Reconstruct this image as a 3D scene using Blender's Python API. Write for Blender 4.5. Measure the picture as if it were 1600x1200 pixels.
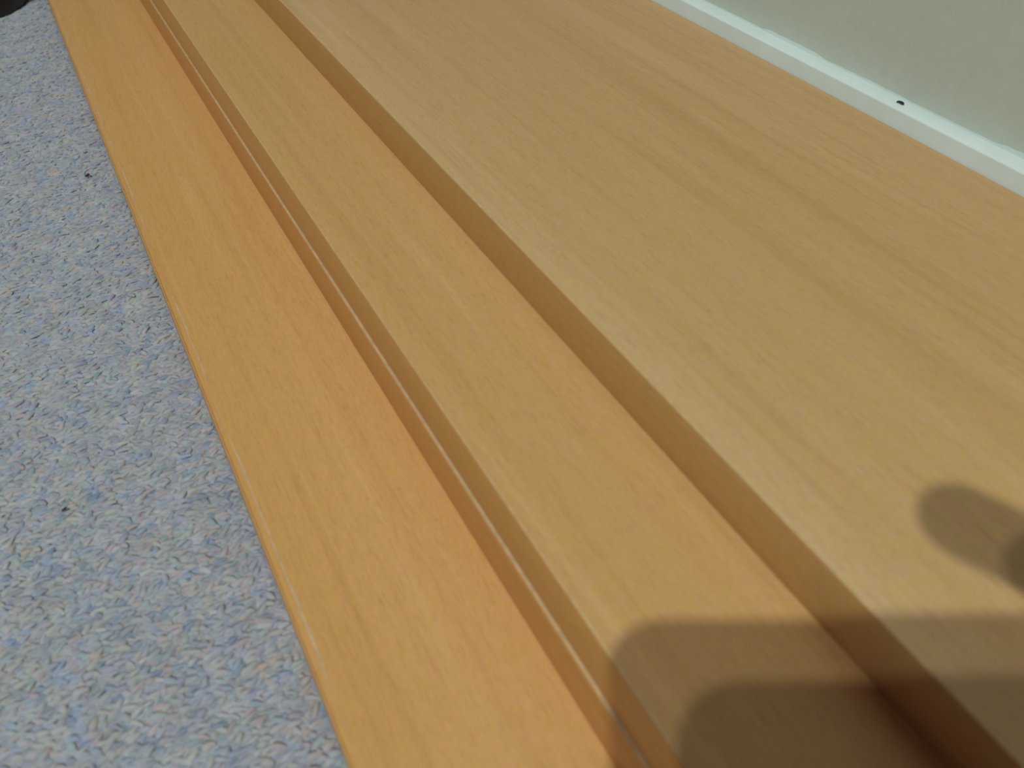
import bpy, bmesh, math, random
import numpy as np
from mathutils import Vector, Matrix

random.seed(7)
rng = np.random.default_rng(7)
for o in list(bpy.data.objects):
    bpy.data.objects.remove(o, do_unlink=True)
sc = bpy.context.scene
COL = sc.collection

# ------------------------------------------------------------------ camera
# world: boards run along +Y, the wall is at +X, Z up, carpet surface z = 0, metres
T = 0.018                                   # board thickness
CAM = Vector((0.0, 0.0, 0.226))
CAM_ROT = Matrix(((0.87691033, 0.32008791, -0.35856938),
                  (-0.48041022, 0.60743226, -0.63263897),
                  (0.01530653, 0.72702805, 0.68643713)))
cam_data = bpy.data.cameras.new('camera')
cam_data.sensor_fit = 'HORIZONTAL'
cam_data.sensor_width = 36.0
cam_data.lens = 36.0 * 1280 / 1600
cam_data.clip_start = 0.005
cam_data.dof.use_dof = True
cam_data.dof.focus_distance = 0.40
cam_data.dof.aperture_fstop = 13.0
cam = bpy.data.objects.new('camera', cam_data)
cam.matrix_world = Matrix.Translation(CAM) @ CAM_ROT.to_4x4()
COL.objects.link(cam)
sc.camera = cam

# ------------------------------------------------------------------ world, lamps, exposure
world = bpy.data.worlds.new('room_ambience')
sc.world = world
world.use_nodes = True
bg = world.node_tree.nodes['Background']
bg.inputs['Color'].default_value = (1.0, 0.78, 0.95, 1)
bg.inputs['Strength'].default_value = 0.085


def bulb(name, loc, power, col):
    ld = bpy.data.lights.new(name, 'POINT')
    ld.energy = power
    ld.color = col
    ld.shadow_soft_size = 0.028
    ob = bpy.data.objects.new(name, ld)
    ob.location = loc
    COL.objects.link(ob)


bulb('ceiling_bulb', (-1.024, -0.786, 2.57), 173, (0.86, 0.97, 0.975))
bulb('ceiling_bulb', (-1.098, -0.529, 2.57), 66, (0.86, 0.97, 0.975))

vs = sc.view_settings
vs.view_transform = 'Standard'
vs.look = 'None'
vs.gamma = 1.0
vs.use_curve_mapping = False
vs.exposure = 0.0


# ------------------------------------------------------------------ helpers
def link(name, me, mat=None, parent=None, **props):
    ob = bpy.data.objects.new(name, me)
    COL.objects.link(ob)
    if mat is not None and me is not None:
        me.materials.append(mat)
    if parent is not None:
        ob.parent = parent
    for k, v in props.items():
        ob[k] = v
    return ob


def box_mesh(x0, x1, y0, y1, z0, z1, bevel=0.0, seg=2, smooth=True):
    bm = bmesh.new()
    bmesh.ops.create_cube(bm, size=1)
    for v in bm.verts:
        v.co = Vector((x0 + (v.co.x + .5) * (x1 - x0), y0 + (v.co.y + .5) * (y1 - y0), z0 + (v.co.z + .5) * (z1 - z0)))
    if bevel > 0:
        bmesh.ops.bevel(bm, geom=bm.edges[:], offset=bevel, segments=seg, profile=0.5, affect='EDGES')
    me = bpy.data.meshes.new('mesh')
    bm.to_mesh(me)
    bm.free()
    if smooth and bevel > 0:
        me.polygons.foreach_set('use_smooth', [True] * len(me.polygons))
        try:
            me.set_sharp_from_angle(angle=math.radians(50))
        except Exception:
            pass
    return me


class NT:
    """tiny node-tree builder"""
    def __init__(self, name):
        self.m = bpy.data.materials.new(name)
        self.m.use_nodes = True
        self.t = self.m.node_tree
        self.bsdf = self.t.nodes['Principled BSDF']

    def n(self, kind, **kw):
        nd = self.t.nodes.new(kind)
        for k, v in kw.items():
            setattr(nd, k, v)
        return nd

    def l(self, a, b):
        self.t.links.new(a, b)

    def coords(self, scale, offset=(0, 0, 0)):
        tc = self.n('ShaderNodeTexCoord')
        mp = self.n('ShaderNodeMapping')
        mp.inputs['Scale'].default_value = scale
        mp.inputs['Location'].default_value = offset
        self.l(tc.outputs['Object'], mp.inputs['Vector'])
        return mp.outputs['Vector']

    def noise(self, vec, scale=1.0, detail=2.0, rough=0.5, dist=0.0):
        nd = self.n('ShaderNodeTexNoise')
        nd.inputs['Scale'].default_value = scale
        nd.inputs['Detail'].default_value = detail
        nd.inputs['Roughness'].default_value = rough
        nd.inputs['Distortion'].default_value = dist
        self.l(vec, nd.inputs['Vector'])
        return nd

    def ramp(self, fac, stops):
        r = self.n('ShaderNodeValToRGB')
        e = r.color_ramp.elements
        while len(e) > 1:
            e.remove(e[-1])
        for i, (p, c) in enumerate(stops):
            q = e[0] if i == 0 else e.new(p)
            q.position = p
            q.color = (*c, 1)
        self.l(fac, r.inputs['Fac'])
        return r.outputs['Color']

    def mix(self, a, b, fac, mode='MIX'):
        m = self.n('ShaderNodeMix', data_type='RGBA', blend_type=mode)
        for sock, v in ((m.inputs[6], a), (m.inputs[7], b), (m.inputs[0], fac)):
            if isinstance(v, (int, float)):
                sock.default_value = v
            elif isinstance(v, tuple):
                sock.default_value = (*v, 1)
            else:
                self.l(v, sock)
        return m.outputs[2]

    def bump(self, height, strength, dist):
        b = self.n('ShaderNodeBump')
        b.inputs['Strength'].default_value = strength
        b.inputs['Distance'].default_value = dist
        self.l(height, b.inputs['Height'])
        self.l(b.outputs['Normal'], self.bsdf.inputs['Normal'])

    def set(self, **kw):
        for k, v in kw.items():
            self.bsdf.inputs[k.replace('_', ' ')].default_value = v


def wood_material(name, seed, tint=(1, 1, 1), sat=1.0):
    """beech-effect laminate: broad soft bands, fine lengthwise streaks and short flecks"""
    w = NT(name)
    off = (seed * 3.7, seed * 5.1, seed * 1.3)
    bands = w.noise(w.coords((26, 0.9, 26), off), 1.0, 3.0, 0.55, 0.6)
    streak = w.noise(w.coords((190, 4.5, 190), off), 1.0, 3.0, 0.6, 0.3)
    fleck = w.noise(w.coords((1300, 130, 1300), off), 1.0, 3.0, 0.65)
    mott = w.noise(w.coords((700, 420, 700), off), 1.0, 5.0, 0.75)
    base = w.ramp(bands.outputs['Fac'], [(0.28, (0.635, 0.325, 0.108)), (0.5, (0.67, 0.350, 0.125)), (0.72, (0.71, 0.388, 0.152))])
    st = w.ramp(streak.outputs['Fac'], [(0.30, (0.90, 0.87, 0.80)), (0.48, (1, 1, 1)), (0.60, (1.0, 1.0, 1.0)), (0.74, (1.10, 1.15, 1.32))])
    fl = w.ramp(fleck.outputs['Fac'], [(0.30, (0.82, 0.77, 0.66)), (0.50, (1, 1, 1)), (1.0, (1.0, 1.0, 1.0))])
    mo = w.ramp(mott.outputs['Color'], [(0.3, (0.90, 0.92, 0.78)), (0.7, (1.07, 1.05, 1.22))])
    c = w.mix(base, st, 0.75, 'MULTIPLY')
    c = w.mix(c, fl, 0.55, 'MULTIPLY')
    c = w.mix(c, mo, 0.9, 'MULTIPLY')
    hue = w.noise(w.coords((330, 200, 330), (off[0] + 5, off[1], off[2])), 1.0, 4.0, 0.7)
    hu = w.ramp(hue.outputs['Fac'], [(0.32, (0.99, 1.04, 0.78)), (0.5, (1, 1, 1)), (0.68, (1.02, 0.965, 1.16))])
    c = w.mix(c, hu, 0.7, 'MULTIPLY')
    c = w.mix(c, tint, 1.0, 'MULTIPLY')
    w.l(c, w.bsdf.inputs['Base Color'])
    w.set(Roughness=0.42)
    w.bsdf.inputs['Specular IOR Level'].default_value = 0.5
    w.bump(fleck.outputs['Fac'], 0.12, 0.0004)
    return w.m


def paint_material(name, col, rough, var=0.04, bump=0.1, scale=160):
    p = NT(name)
    n1 = p.noise(p.coords((1, 1, 1)), scale, 4.0, 0.6)
    n2 = p.noise(p.coords((1, 1, 1)), 14, 2.0, 0.5)
    lo = tuple(c * (1 - var) for c in col)
    hi = tuple(min(1, c * (1 + var)) for c in col)
    c1 = p.ramp(n2.outputs['Fac'], [(0.3, lo), (0.7, hi)])
    c2 = p.ramp(n1.outputs['Fac'], [(0.3, (0.96, 0.96, 0.95)), (0.7, (1.03, 1.03, 1.04))])
    p.l(p.mix(c1, c2, 0.7, 'MULTIPLY'), p.bsdf.inputs['Base Color'])
    p.set(Roughness=rough)
    p.bump(n1.outputs['Fac'], bump, 0.0005)
    return p.m


def plain(name, col, rough=0.5, metallic=0.0):
    p = NT(name)
    n1 = p.noise(p.coords((1, 1, 1)), 300, 3.0, 0.6)
    lo = tuple(c * 0.85 for c in col)
    hi = tuple(min(1, c * 1.12) for c in col)
    p.l(p.ramp(n1.outputs['Fac'], [(0.3, lo), (0.7, hi)]), p.bsdf.inputs['Base Color'])
    p.set(Roughness=rough, Metallic=metallic)
    return p.m


# ------------------------------------------------------------------ layout numbers
Y0, Y1 = -0.55, 1.75
X_FRONT = 0.0072            # front edge of the bottom board
X_PAIR = 0.0660             # flush front edges of the second and third boards
X_TOP = 0.1142              # front edge of the top board
X_REAR = 0.2953             # rear edges, against the skirting
SK_X0, SK_X1, SK_Z = 0.2958, 0.3058, 4 * T + 0.0073

# ------------------------------------------------------------------ setting
M_WALL = paint_material('cream_wall_paint', (0.565, 0.60, 0.50), 0.75, 0.02, 0.25, 260)
M_SKIRT = paint_material('white_gloss_paint', (0.715, 0.80, 0.73), 0.35, 0.03, 0.06, 90)


def carpet_colour(nt, island):
    """dyed fibres: pale grey ground with blue, lilac, teal, pink and sand flecks"""
    if island:
        g = nt.n('ShaderNodeNewGeometry')
        rnd = g.outputs['Random Per Island']
    else:
        v = nt.n('ShaderNodeTexVoronoi')
        v.inputs['Scale'].default_value = 380
        nt.l(nt.coords((1, 1, 1)), v.inputs['Vector'])
        sep = nt.n('ShaderNodeSeparateColor')
        nt.l(v.outputs['Color'], sep.inputs['Color'])
        rnd = sep.outputs[0]
    c = nt.ramp(rnd, [(0.00, (0.40, 0.42, 0.42)), (0.14, (0.46, 0.45, 0.42)), (0.26, (0.33, 0.38, 0.44)),
                      (0.38, (0.42, 0.44, 0.43)), (0.50, (0.36, 0.36, 0.42)), (0.60, (0.47, 0.47, 0.45)),
                      (0.70, (0.44, 0.40, 0.37)), (0.78, (0.26, 0.31, 0.38)), (0.86, (0.40, 0.45, 0.42)),
                      (0.94, (0.46, 0.38, 0.38)), (1.00, (0.50, 0.50, 0.47))])
    n = nt.noise(nt.coords((1, 1, 1)), 95, 3.0, 0.6)
    big = nt.ramp(n.outputs['Color'], [(0.0, (0, 0, 0)), (1.0, (1, 1, 1))])
    hue = nt.n('ShaderNodeTexNoise')
    hue.inputs['Scale'].default_value = 120
    hue.inputs['Detail'].default_value = 2
    nt.l(nt.coords((1, 1, 1), (3, 7, 1)), hue.inputs['Vector'])
    tint = nt.ramp(hue.outputs['Fac'], [(0.30, (0.82, 0.94, 1.16)), (0.42, (1.0, 1.02, 1.05)), (0.52, (1.0, 1.0, 1.0)),
                                        (0.60, (0.96, 1.04, 0.98)), (0.70, (1.12, 1.0, 0.92))])
    c = nt.mix(c, tint, 0.8, 'MULTIPLY')
    val = nt.ramp(n.outputs['Fac'], [(0.3, (0.80, 0.80, 0.80)), (0.7, (1.14, 1.14, 1.14))])
    c = nt.mix(c, val, 0.6, 'MULTIPLY')
    return nt.mix(c, (0.93, 0.90, 0.935), 1.0, 'MULTIPLY')


fb = NT('carpet_backing')
fb.l(carpet_colour(fb, False), fb.bsdf.inputs['Base Color'])
fb.set(Roughness=0.95)
fb.bsdf.inputs['Specular IOR Level'].default_value = 0.1
nfb = fb.noise(fb.coords((1, 1, 1)), 420, 3.0, 0.6)
fb.bump(nfb.outputs['Fac'], 0.8, 0.002)
link('floor', box_mesh(-2.2, 0.32, -1.6, 2.6, -0.03, -0.00005), fb.m, None, kind='structure',
     label='grey flecked carpeted floor beneath the stacked boards', category='floor')

link('wall_right', box_mesh(0.3058, 0.42, -1.6, 2.6, -0.03, 1.6), M_WALL, None, kind='structure',
     label='plain cream painted wall above the white skirting', category='wall')
base = link('baseboard_right', box_mesh(SK_X0, SK_X1, -1.6, 2.6, -0.002, SK_Z, 0.0006, 2), M_SKIRT, None, kind='structure',
            label='white glossy skirting board with square top along the wall', category='skirting board')


def strip_mesh(ys, lo, hi, fn):
    """closed thin strip: for each y a lower and upper edge; fn maps (edge value, y, side) to a point"""
    vs_, fs = [], []
    for y, a, b in zip(ys, lo, hi):
        vs_ += [fn(a, y, 0), fn(b, y, 0), fn(b, y, 1), fn(a, y, 1)]
    for i in range(len(ys) - 1):
        k = i * 4
        for j in range(4):
            fs.append((k + j, k + (j + 1) % 4, k + 4 + (j + 1) % 4, k + 4 + j))
    fs += [(3, 2, 1, 0), (len(vs_) - 4, len(vs_) - 3, len(vs_) - 2, len(vs_) - 1)]
    me = bpy.data.meshes.new('mesh')
    me.from_pydata(vs_, [], fs)
    bm = bmesh.new()
    bm.from_mesh(me)
    bmesh.ops.recalc_face_normals(bm, faces=bm.faces[:])
    bm.to_mesh(me)
    bm.free()
    return me


# brushed overlap of the white gloss where it laps unevenly up the wall
ys = np.arange(-0.3, 1.2, 0.003)
w = 0.0002 + 0.0004 * np.interp(ys, np.arange(-0.3, 1.25, 0.028), rng.random(56) ** 2) + 0.0002 * rng.random(len(ys))
w += 0.0009 * np.clip(np.sin(ys * 47.0 + 1.0) * 6 - 3.4, 0, 1)
link('paint_overlap', strip_mesh(ys, np.full(len(ys), SK_Z - 0.0008), SK_Z + w,
                                 lambda e, y, s: (SK_X1 - (0.00025 if s == 0 else -0.0002), y, e)), M_SKIRT, base)

# ------------------------------------------------------------------ boards
BOARDS = [
    ('lowest beech-effect board, lying on the carpet with a pale worn line along its edge', X_FRONT, 0, 1, (1.00, 1.01, 0.93)),
    ('second stacked board from the carpet, only its shaded front edge showing', X_PAIR - 0.0011, 1, 2, (1.0, 0.97, 0.90)),
    ('third stacked board up, a narrow beech-effect strip stepped back below the top board', X_PAIR, 2, 3, (0.90, 0.945, 0.94)),
    ('topmost and widest-showing beech-effect board, its rear edge against the white skirting', X_TOP, 3, 4, (0.835, 0.945, 1.07)),
]
EB = 0.0006
pale = plain('pale_wear_and_highlight', (0.58, 0.39, 0.205), 0.65)  # shared by the worn joint and the painted arris highlights
for lab, xf, lev, seed, tint in BOARDS:
    z0 = lev * T
    root = link('wooden_board', None, None, None, label=lab, category='board', group='stacked beech-effect boards')
    root.location = (xf, 0, z0)
    M = wood_material('beech_laminate_%s' % 'abcd'[lev], seed, tint)
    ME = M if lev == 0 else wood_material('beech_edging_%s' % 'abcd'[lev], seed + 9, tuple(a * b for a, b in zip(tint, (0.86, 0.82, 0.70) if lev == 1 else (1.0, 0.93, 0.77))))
    wd = X_REAR - xf
    link('panel', box_mesh(EB, wd - EB, Y0, Y1, 0.00005, T - 0.00005), M, root)
    link('edge_band', box_mesh(0, EB - 0.00005, Y0, Y1, 0.0001, T - 0.00002, 0.00027, 3), ME, root)
    link('edge_band', box_mesh(wd - EB + 0.00005, wd, Y0, Y1, 0.0001, T - 0.00002, 0.00027, 3), ME, root)
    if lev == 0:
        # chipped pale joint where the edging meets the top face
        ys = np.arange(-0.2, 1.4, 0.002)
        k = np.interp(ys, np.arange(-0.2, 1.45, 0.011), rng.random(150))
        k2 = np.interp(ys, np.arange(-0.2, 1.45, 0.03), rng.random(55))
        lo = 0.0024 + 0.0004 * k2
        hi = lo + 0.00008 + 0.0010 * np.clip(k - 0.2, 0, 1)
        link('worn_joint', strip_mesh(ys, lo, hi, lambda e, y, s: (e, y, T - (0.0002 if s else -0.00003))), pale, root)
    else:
        # lit top arris of the edging, its highlight painted as a thin pale strip
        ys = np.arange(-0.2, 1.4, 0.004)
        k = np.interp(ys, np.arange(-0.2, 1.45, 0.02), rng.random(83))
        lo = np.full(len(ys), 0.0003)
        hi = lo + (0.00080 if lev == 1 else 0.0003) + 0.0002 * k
        link('arris_highlight', strip_mesh(ys, lo, hi, lambda e, y, s: (e, y, T - (0.0003 if s else -0.00001))), pale, root)

# ------------------------------------------------------------------ carpet pile
cp = NT('carpet_yarn')
cp.l(carpet_colour(cp, True), cp.bsdf.inputs['Base Color'])
cp.set(Roughness=0.9)
cp.bsdf.inputs['Specular IOR Level'].default_value = 0.15


def carpet_pile():
    sp = 0.0021
    gx = np.arange(-0.30, X_FRONT - 0.0006, sp)
    gy = np.arange(-0.25, 1.15, sp)
    X, Y = np.meshgrid(gx, gy)
    N = X.size
    X = X.ravel() + rng.uniform(-.5, .5, N) * sp
    Y = Y.ravel() + rng.uniform(-.5, .5, N) * sp
    ang = rng.normal(0.0, 0.5, N)
    L = rng.uniform(0.0034, 0.0064, N)
    ca, sa = np.cos(ang), np.sin(ang)
    W = rng.uniform(0.0008, 0.0015, N)
    prof = [(0.0, -0.0012, 0.8), (0.28, -0.0004, 1.1), (0.65, 0.0000, 1.05), (1.0, -0.0002, 0.5)]
    zr = rng.normal(0, 0.00022, N)
    ns = 5
    V = np.zeros((N, len(prof) * ns, 3))
    for i, (u, z, r) in enumerate(prof):
        for j in range(ns):
            a = 2 * math.pi * j / ns
            lx = (u - 0.5) * L + W * r * 0.35 * math.sin(a) * (1 if i == 0 else 0.2)
            ly = W * r * math.cos(a)
            lz = z + zr + W * r * math.sin(a) * (0.5 if i else 0.2)
            V[:, i * ns + j, 0] = X + ca * lx - sa * ly
            V[:, i * ns + j, 1] = Y + sa * lx + ca * ly
            V[:, i * ns + j, 2] = lz
    V[:, :, 0] = np.minimum(V[:, :, 0], X_FRONT - 0.0002)
    q = []
    for i in range(len(prof) - 1):
        for j in range(ns):
            q.append((i * ns + j, i * ns + (j + 1) % ns, (i + 1) * ns + (j + 1) % ns, (i + 1) * ns + j))
    q = np.array(q)
    nv = len(prof) * ns
    F = (q[None, :, :] + (np.arange(N) * nv)[:, None, None]).reshape(-1, 4)
    me = bpy.data.meshes.new('mesh')
    me.vertices.add(N * nv)
    me.vertices.foreach_set('co', V.reshape(-1))
    me.loops.add(F.size)
    me.loops.foreach_set('vertex_index', F.reshape(-1).astype(np.int32))
    me.polygons.add(len(F))
    me.polygons.foreach_set('loop_start', np.arange(0, F.size, 4, dtype=np.int32))
    me.polygons.foreach_set('use_smooth', np.ones(len(F), dtype=bool))
    me.update()
    return me


link('carpet_pile', carpet_pile(), cp.m, None, kind='stuff',
     label='short grey carpet pile flecked with blue, lilac and sand', category='carpet')

# ------------------------------------------------------------------ furniture leg at the far end of the carpet
M_DARK = plain('dark_brown_wood', (0.018, 0.009, 0.009), 0.45)


def lathe(profile, seg=40):
    vs_, fs = [], []
    for r, z in profile:
        for j in range(seg):
            a = 2 * math.pi * j / seg
            vs_.append((r * math.cos(a), r * math.sin(a), z))
    for i in range(len(profile) - 1):
        for j in range(seg):
            fs.append((i * seg + j, i * seg + (j + 1) % seg, (i + 1) * seg + (j + 1) % seg, (i + 1) * seg + j))
    fs.append(tuple(reversed(range(seg))))
    fs.append(tuple(range((len(profile) - 1) * seg, len(profile) * seg)))
    me = bpy.data.meshes.new('mesh')
    me.from_pydata(vs_, [], fs)
    me.polygons.foreach_set('use_smooth', [len(p.vertices) == 4 for p in me.polygons])
    return me


leg = link('furniture_leg', None, None, None, label='very dark brown furniture foot on the carpet at the far left corner', category='furniture leg')
leg.location = (-0.0183 - 0.85 * 0.0545, 0.751 + 0.53 * 0.0545, 0)
link('foot', lathe([(0.061, -0.001), (0.062, 0.003), (0.062, 0.012), (0.062, 0.030), (0.056, 0.042), (0.042, 0.052)]), M_DARK, leg)
link('shaft', lathe([(0.040, 0.052), (0.034, 0.075), (0.036, 0.16), (0.044, 0.28), (0.046, 0.40)]), M_DARK, leg)

# ------------------------------------------------------------------ crumbs
M_CRUMB = plain('dark_crumb', (0.03, 0.02, 0.02), 0.8)


def crumb(loc, size, lab, rz=0.0, elong=1.6):
    bm = bmesh.new()
    bmesh.ops.create_icosphere(bm, subdivisions=2, radius=0.5)
    for v in bm.verts:
        n = 1 + random.uniform(-0.22, 0.22)
        v.co = Vector((v.co.x * elong * size * n, v.co.y * size * n, v.co.z * size * 0.7 * n))
    # a hooked end
    for v in bm.verts:
        if v.co.x > 0.3 * size * elong:
            v.co.y += 0.45 * size
    me = bpy.data.meshes.new('mesh')
    bm.to_mesh(me)
    bm.free()
    ob = link('crumb', me, M_CRUMB, None, label=lab, category='crumb', group='dark crumbs')
    ob.location = loc
    ob.rotation_euler = (0, 0, rz)


crumb((-0.0063, 0.4560, 0.0020), 0.0019, 'dark crumb on the carpet nearest the edge of the lowest board', 0.3)
crumb((-0.0472, 0.2233, 0.0016), 0.0011, 'tiny black crumb on the carpet well away from the boards', 0.2)
crumb((0.3015, 0.2089, SK_Z + 0.0004), 0.0017, 'small black speck on top of the white skirting board', 1.3, 2.0)  # crumb mesh standing in for a chip in the skirting paint


# ------------------------------------------------------------------ the phone that takes the picture, and the hand holding it
def cam_to_world(p):
    return CAM + CAM_ROT @ Vector(p)


PX0, PX1, PY0, PY1, PZ0, PZ1 = -0.0150, 0.1420, -0.0600, 0.0150, 0.0020, 0.0105
phone = link('phone', None, None, None, label='dark smartphone held level above the boards, taking the picture', category='phone')
phone.matrix_world = Matrix.Translation(CAM) @ CAM_ROT.to_4x4()


def rounded_slab(x0, x1, y0, y1, z0, z1, r, bevel):
    bm = bmesh.new()
    pts = []
    for cx, cy, a0 in ((x1 - r, y1 - r, 0), (x0 + r, y1 - r, 90), (x0 + r, y0 + r, 180), (x1 - r, y0 + r, 270)):
        for k in range(9):
            a = math.radians(a0 + k * 90 / 8)
            pts.append((cx + r * math.cos(a), cy + r * math.sin(a)))
    f = bm.faces.new([bm.verts.new((x, y, z0)) for x, y in pts])
    ex = bmesh.ops.extrude_face_region(bm, geom=[f])
    for v in ex['geom']:
        if isinstance(v, bmesh.types.BMVert):
            v.co.z = z1
    bmesh.ops.recalc_face_normals(bm, faces=bm.faces[:])
    if bevel:
        ed = [e for e in bm.edges if abs(e.verts[0].co.z - e.verts[1].co.z) < 1e-7]
        bmesh.ops.bevel(bm, geom=ed, offset=bevel, segments=3, profile=0.5, affect='EDGES')
    me = bpy.data.meshes.new('mesh')
    bm.to_mesh(me)
    bm.free()
    return me


M_PHONE = plain('phone_shell', (0.03, 0.03, 0.035), 0.35)
M_GLASS = plain('phone_glass', (0.01, 0.01, 0.012), 0.08)
link('body', rounded_slab(PX0, PX1, PY0, PY1, PZ0, PZ1, 0.0125, 0.002), M_PHONE, phone)
link('screen', rounded_slab(PX0 + .002, PX1 - .002, PY0 + .002, PY1 - .002, PZ1 - .0002, PZ1 + .0004, 0.008, 0), M_GLASS, phone)
link('camera_ring', rounded_slab(-0.006, 0.006, -0.006, 0.006, 0.0008, PZ0 + .0005, 0.0059, 0.0002), M_GLASS, phone)


def capsule(bm, a, b, ra, rb, seg=14):
    a, b = Vector(a), Vector(b)
    d = (b - a)
    L = d.length
    rot = d.to_track_quat('Z', 'Y').to_matrix()
    rings = []
    prof = [(-ra * math.cos(t), ra * math.sin(t)) for t in np.linspace(0.15, math.pi / 2, 5)]
    prof += [(L + rb * math.sin(t), rb * math.cos(t)) for t in np.linspace(0, math.pi / 2 - 0.15, 5)]
    for z, r in prof:
        rings.append([bm.verts.new(a + rot @ Vector((r * math.cos(2 * math.pi * j / seg), r * math.sin(2 * math.pi * j / seg), z))) for j in range(seg)])
    for r0, r1 in zip(rings, rings[1:]):
        for j in range(seg):
            bm.faces.new((r0[j], r0[(j + 1) % seg], r1[(j + 1) % seg], r1[j]))
    bm.faces.new(list(reversed(rings[0])))
    bm.faces.new(rings[-1])


def chain(bm, pts):
    for (p, ra), (q, rb) in zip(pts, pts[1:]):
        capsule(bm, p, q, ra, rb)


M_SKIN = NT('skin')
nsk = M_SKIN.noise(M_SKIN.coords((1, 1, 1)), 180, 3.0, 0.6)
M_SKIN.l(M_SKIN.ramp(nsk.outputs['Fac'], [(0.3, (0.50, 0.28, 0.20)), (0.7, (0.60, 0.36, 0.27))]), M_SKIN.bsdf.inputs['Base Color'])
M_SKIN.set(Roughness=0.5)
bm = bmesh.new()
wrist = (0.214, -0.072, 0.050)
# palm: a fan of thick struts from wrist to each knuckle
kn = {'index': (0.156, -0.006, -0.0100), 'middle': (0.162, -0.026, -0.0105), 'ring': (0.163, -0.045, -0.0080), 'little': (0.161, -0.063, -0.0030)}
for k, p in kn.items():
    mid = tuple(0.5 * (a + b) + o for a, b, o in zip(wrist, p, (0.006, 0.0, 0.002)))
    chain(bm, [(wrist, 0.021), (mid, 0.0165), (p, 0.0112)])
capsule(bm, (0.180, -0.032, 0.018), (0.182, -0.055, 0.022), 0.0165, 0.0165)
# index finger reaches diagonally up past the top edge of the phone
chain(bm, [(kn['index'], 0.0108), ((0.112, 0.0040, -0.0098), 0.0100), ((0.0860, 0.0185, -0.0095), 0.0102), ((0.0640, 0.0340, -0.0030), 0.0100)])
chain(bm, [(kn['middle'], 0.0108), ((0.122, -0.0185, -0.0105), 0.0092), ((0.098, -0.0190, -0.0090), 0.0084), ((0.079, -0.0190, -0.0068), 0.0078)])
chain(bm, [(kn['ring'], 0.0105), ((0.126, -0.0405, -0.0105), 0.0090), ((0.103, -0.0405, -0.0088), 0.0082), ((0.086, -0.0400, -0.0066), 0.0076)])
chain(bm, [(kn['little'], 0.0095), ((0.134, -0.0615, -0.0095), 0.0082), ((0.116, -0.0610, -0.0078), 0.0074), ((0.103, -0.0605, -0.0056), 0.0068)])
# thumb leaves the side of the palm and presses on the screen side
chain(bm, [((0.196, -0.050, 0.044), 0.0170), ((0.170, -0.034, 0.038), 0.0130), ((0.143, -0.022, 0.0275), 0.0108), ((0.118, -0.014, 0.0205), 0.0094)])
# forearm
chain(bm, [(wrist, 0.0250), ((0.262, -0.126, 0.112), 0.0310), ((0.345, -0.215, 0.225), 0.0400)])
me = bpy.data.meshes.new('mesh')
for v in bm.verts:
    v.co = cam_to_world(v.co)
bm.to_mesh(me)
bm.free()
hand = link('hand', me, M_SKIN.m, None, label='bare right hand gripping the phone with its index finger raised over the top edge', category='hand')
rm = hand.modifiers.new('remesh', 'REMESH')
rm.mode = 'VOXEL'
rm.voxel_size = 0.0014
rm.use_smooth_shade = True
sm = hand.modifiers.new('smooth', 'SMOOTH')
sm.factor = 0.5
sm.iterations = 6
bm = bmesh.new()
chain(bm, [((0.270, -0.135, 0.123), 0.0370), ((0.315, -0.184, 0.184), 0.0420), ((0.365, -0.237, 0.252), 0.0500)])
for v in bm.verts:
    v.co = cam_to_world(v.co)
me = bpy.data.meshes.new('mesh')
bm.to_mesh(me)
bm.free()
slv = link('sleeve', me, plain('dark_blue_knit', (0.03, 0.035, 0.06), 0.9), hand)
rm = slv.modifiers.new('remesh', 'REMESH')
rm.mode = 'VOXEL'
rm.voxel_size = 0.004
rm.use_smooth_shade = True
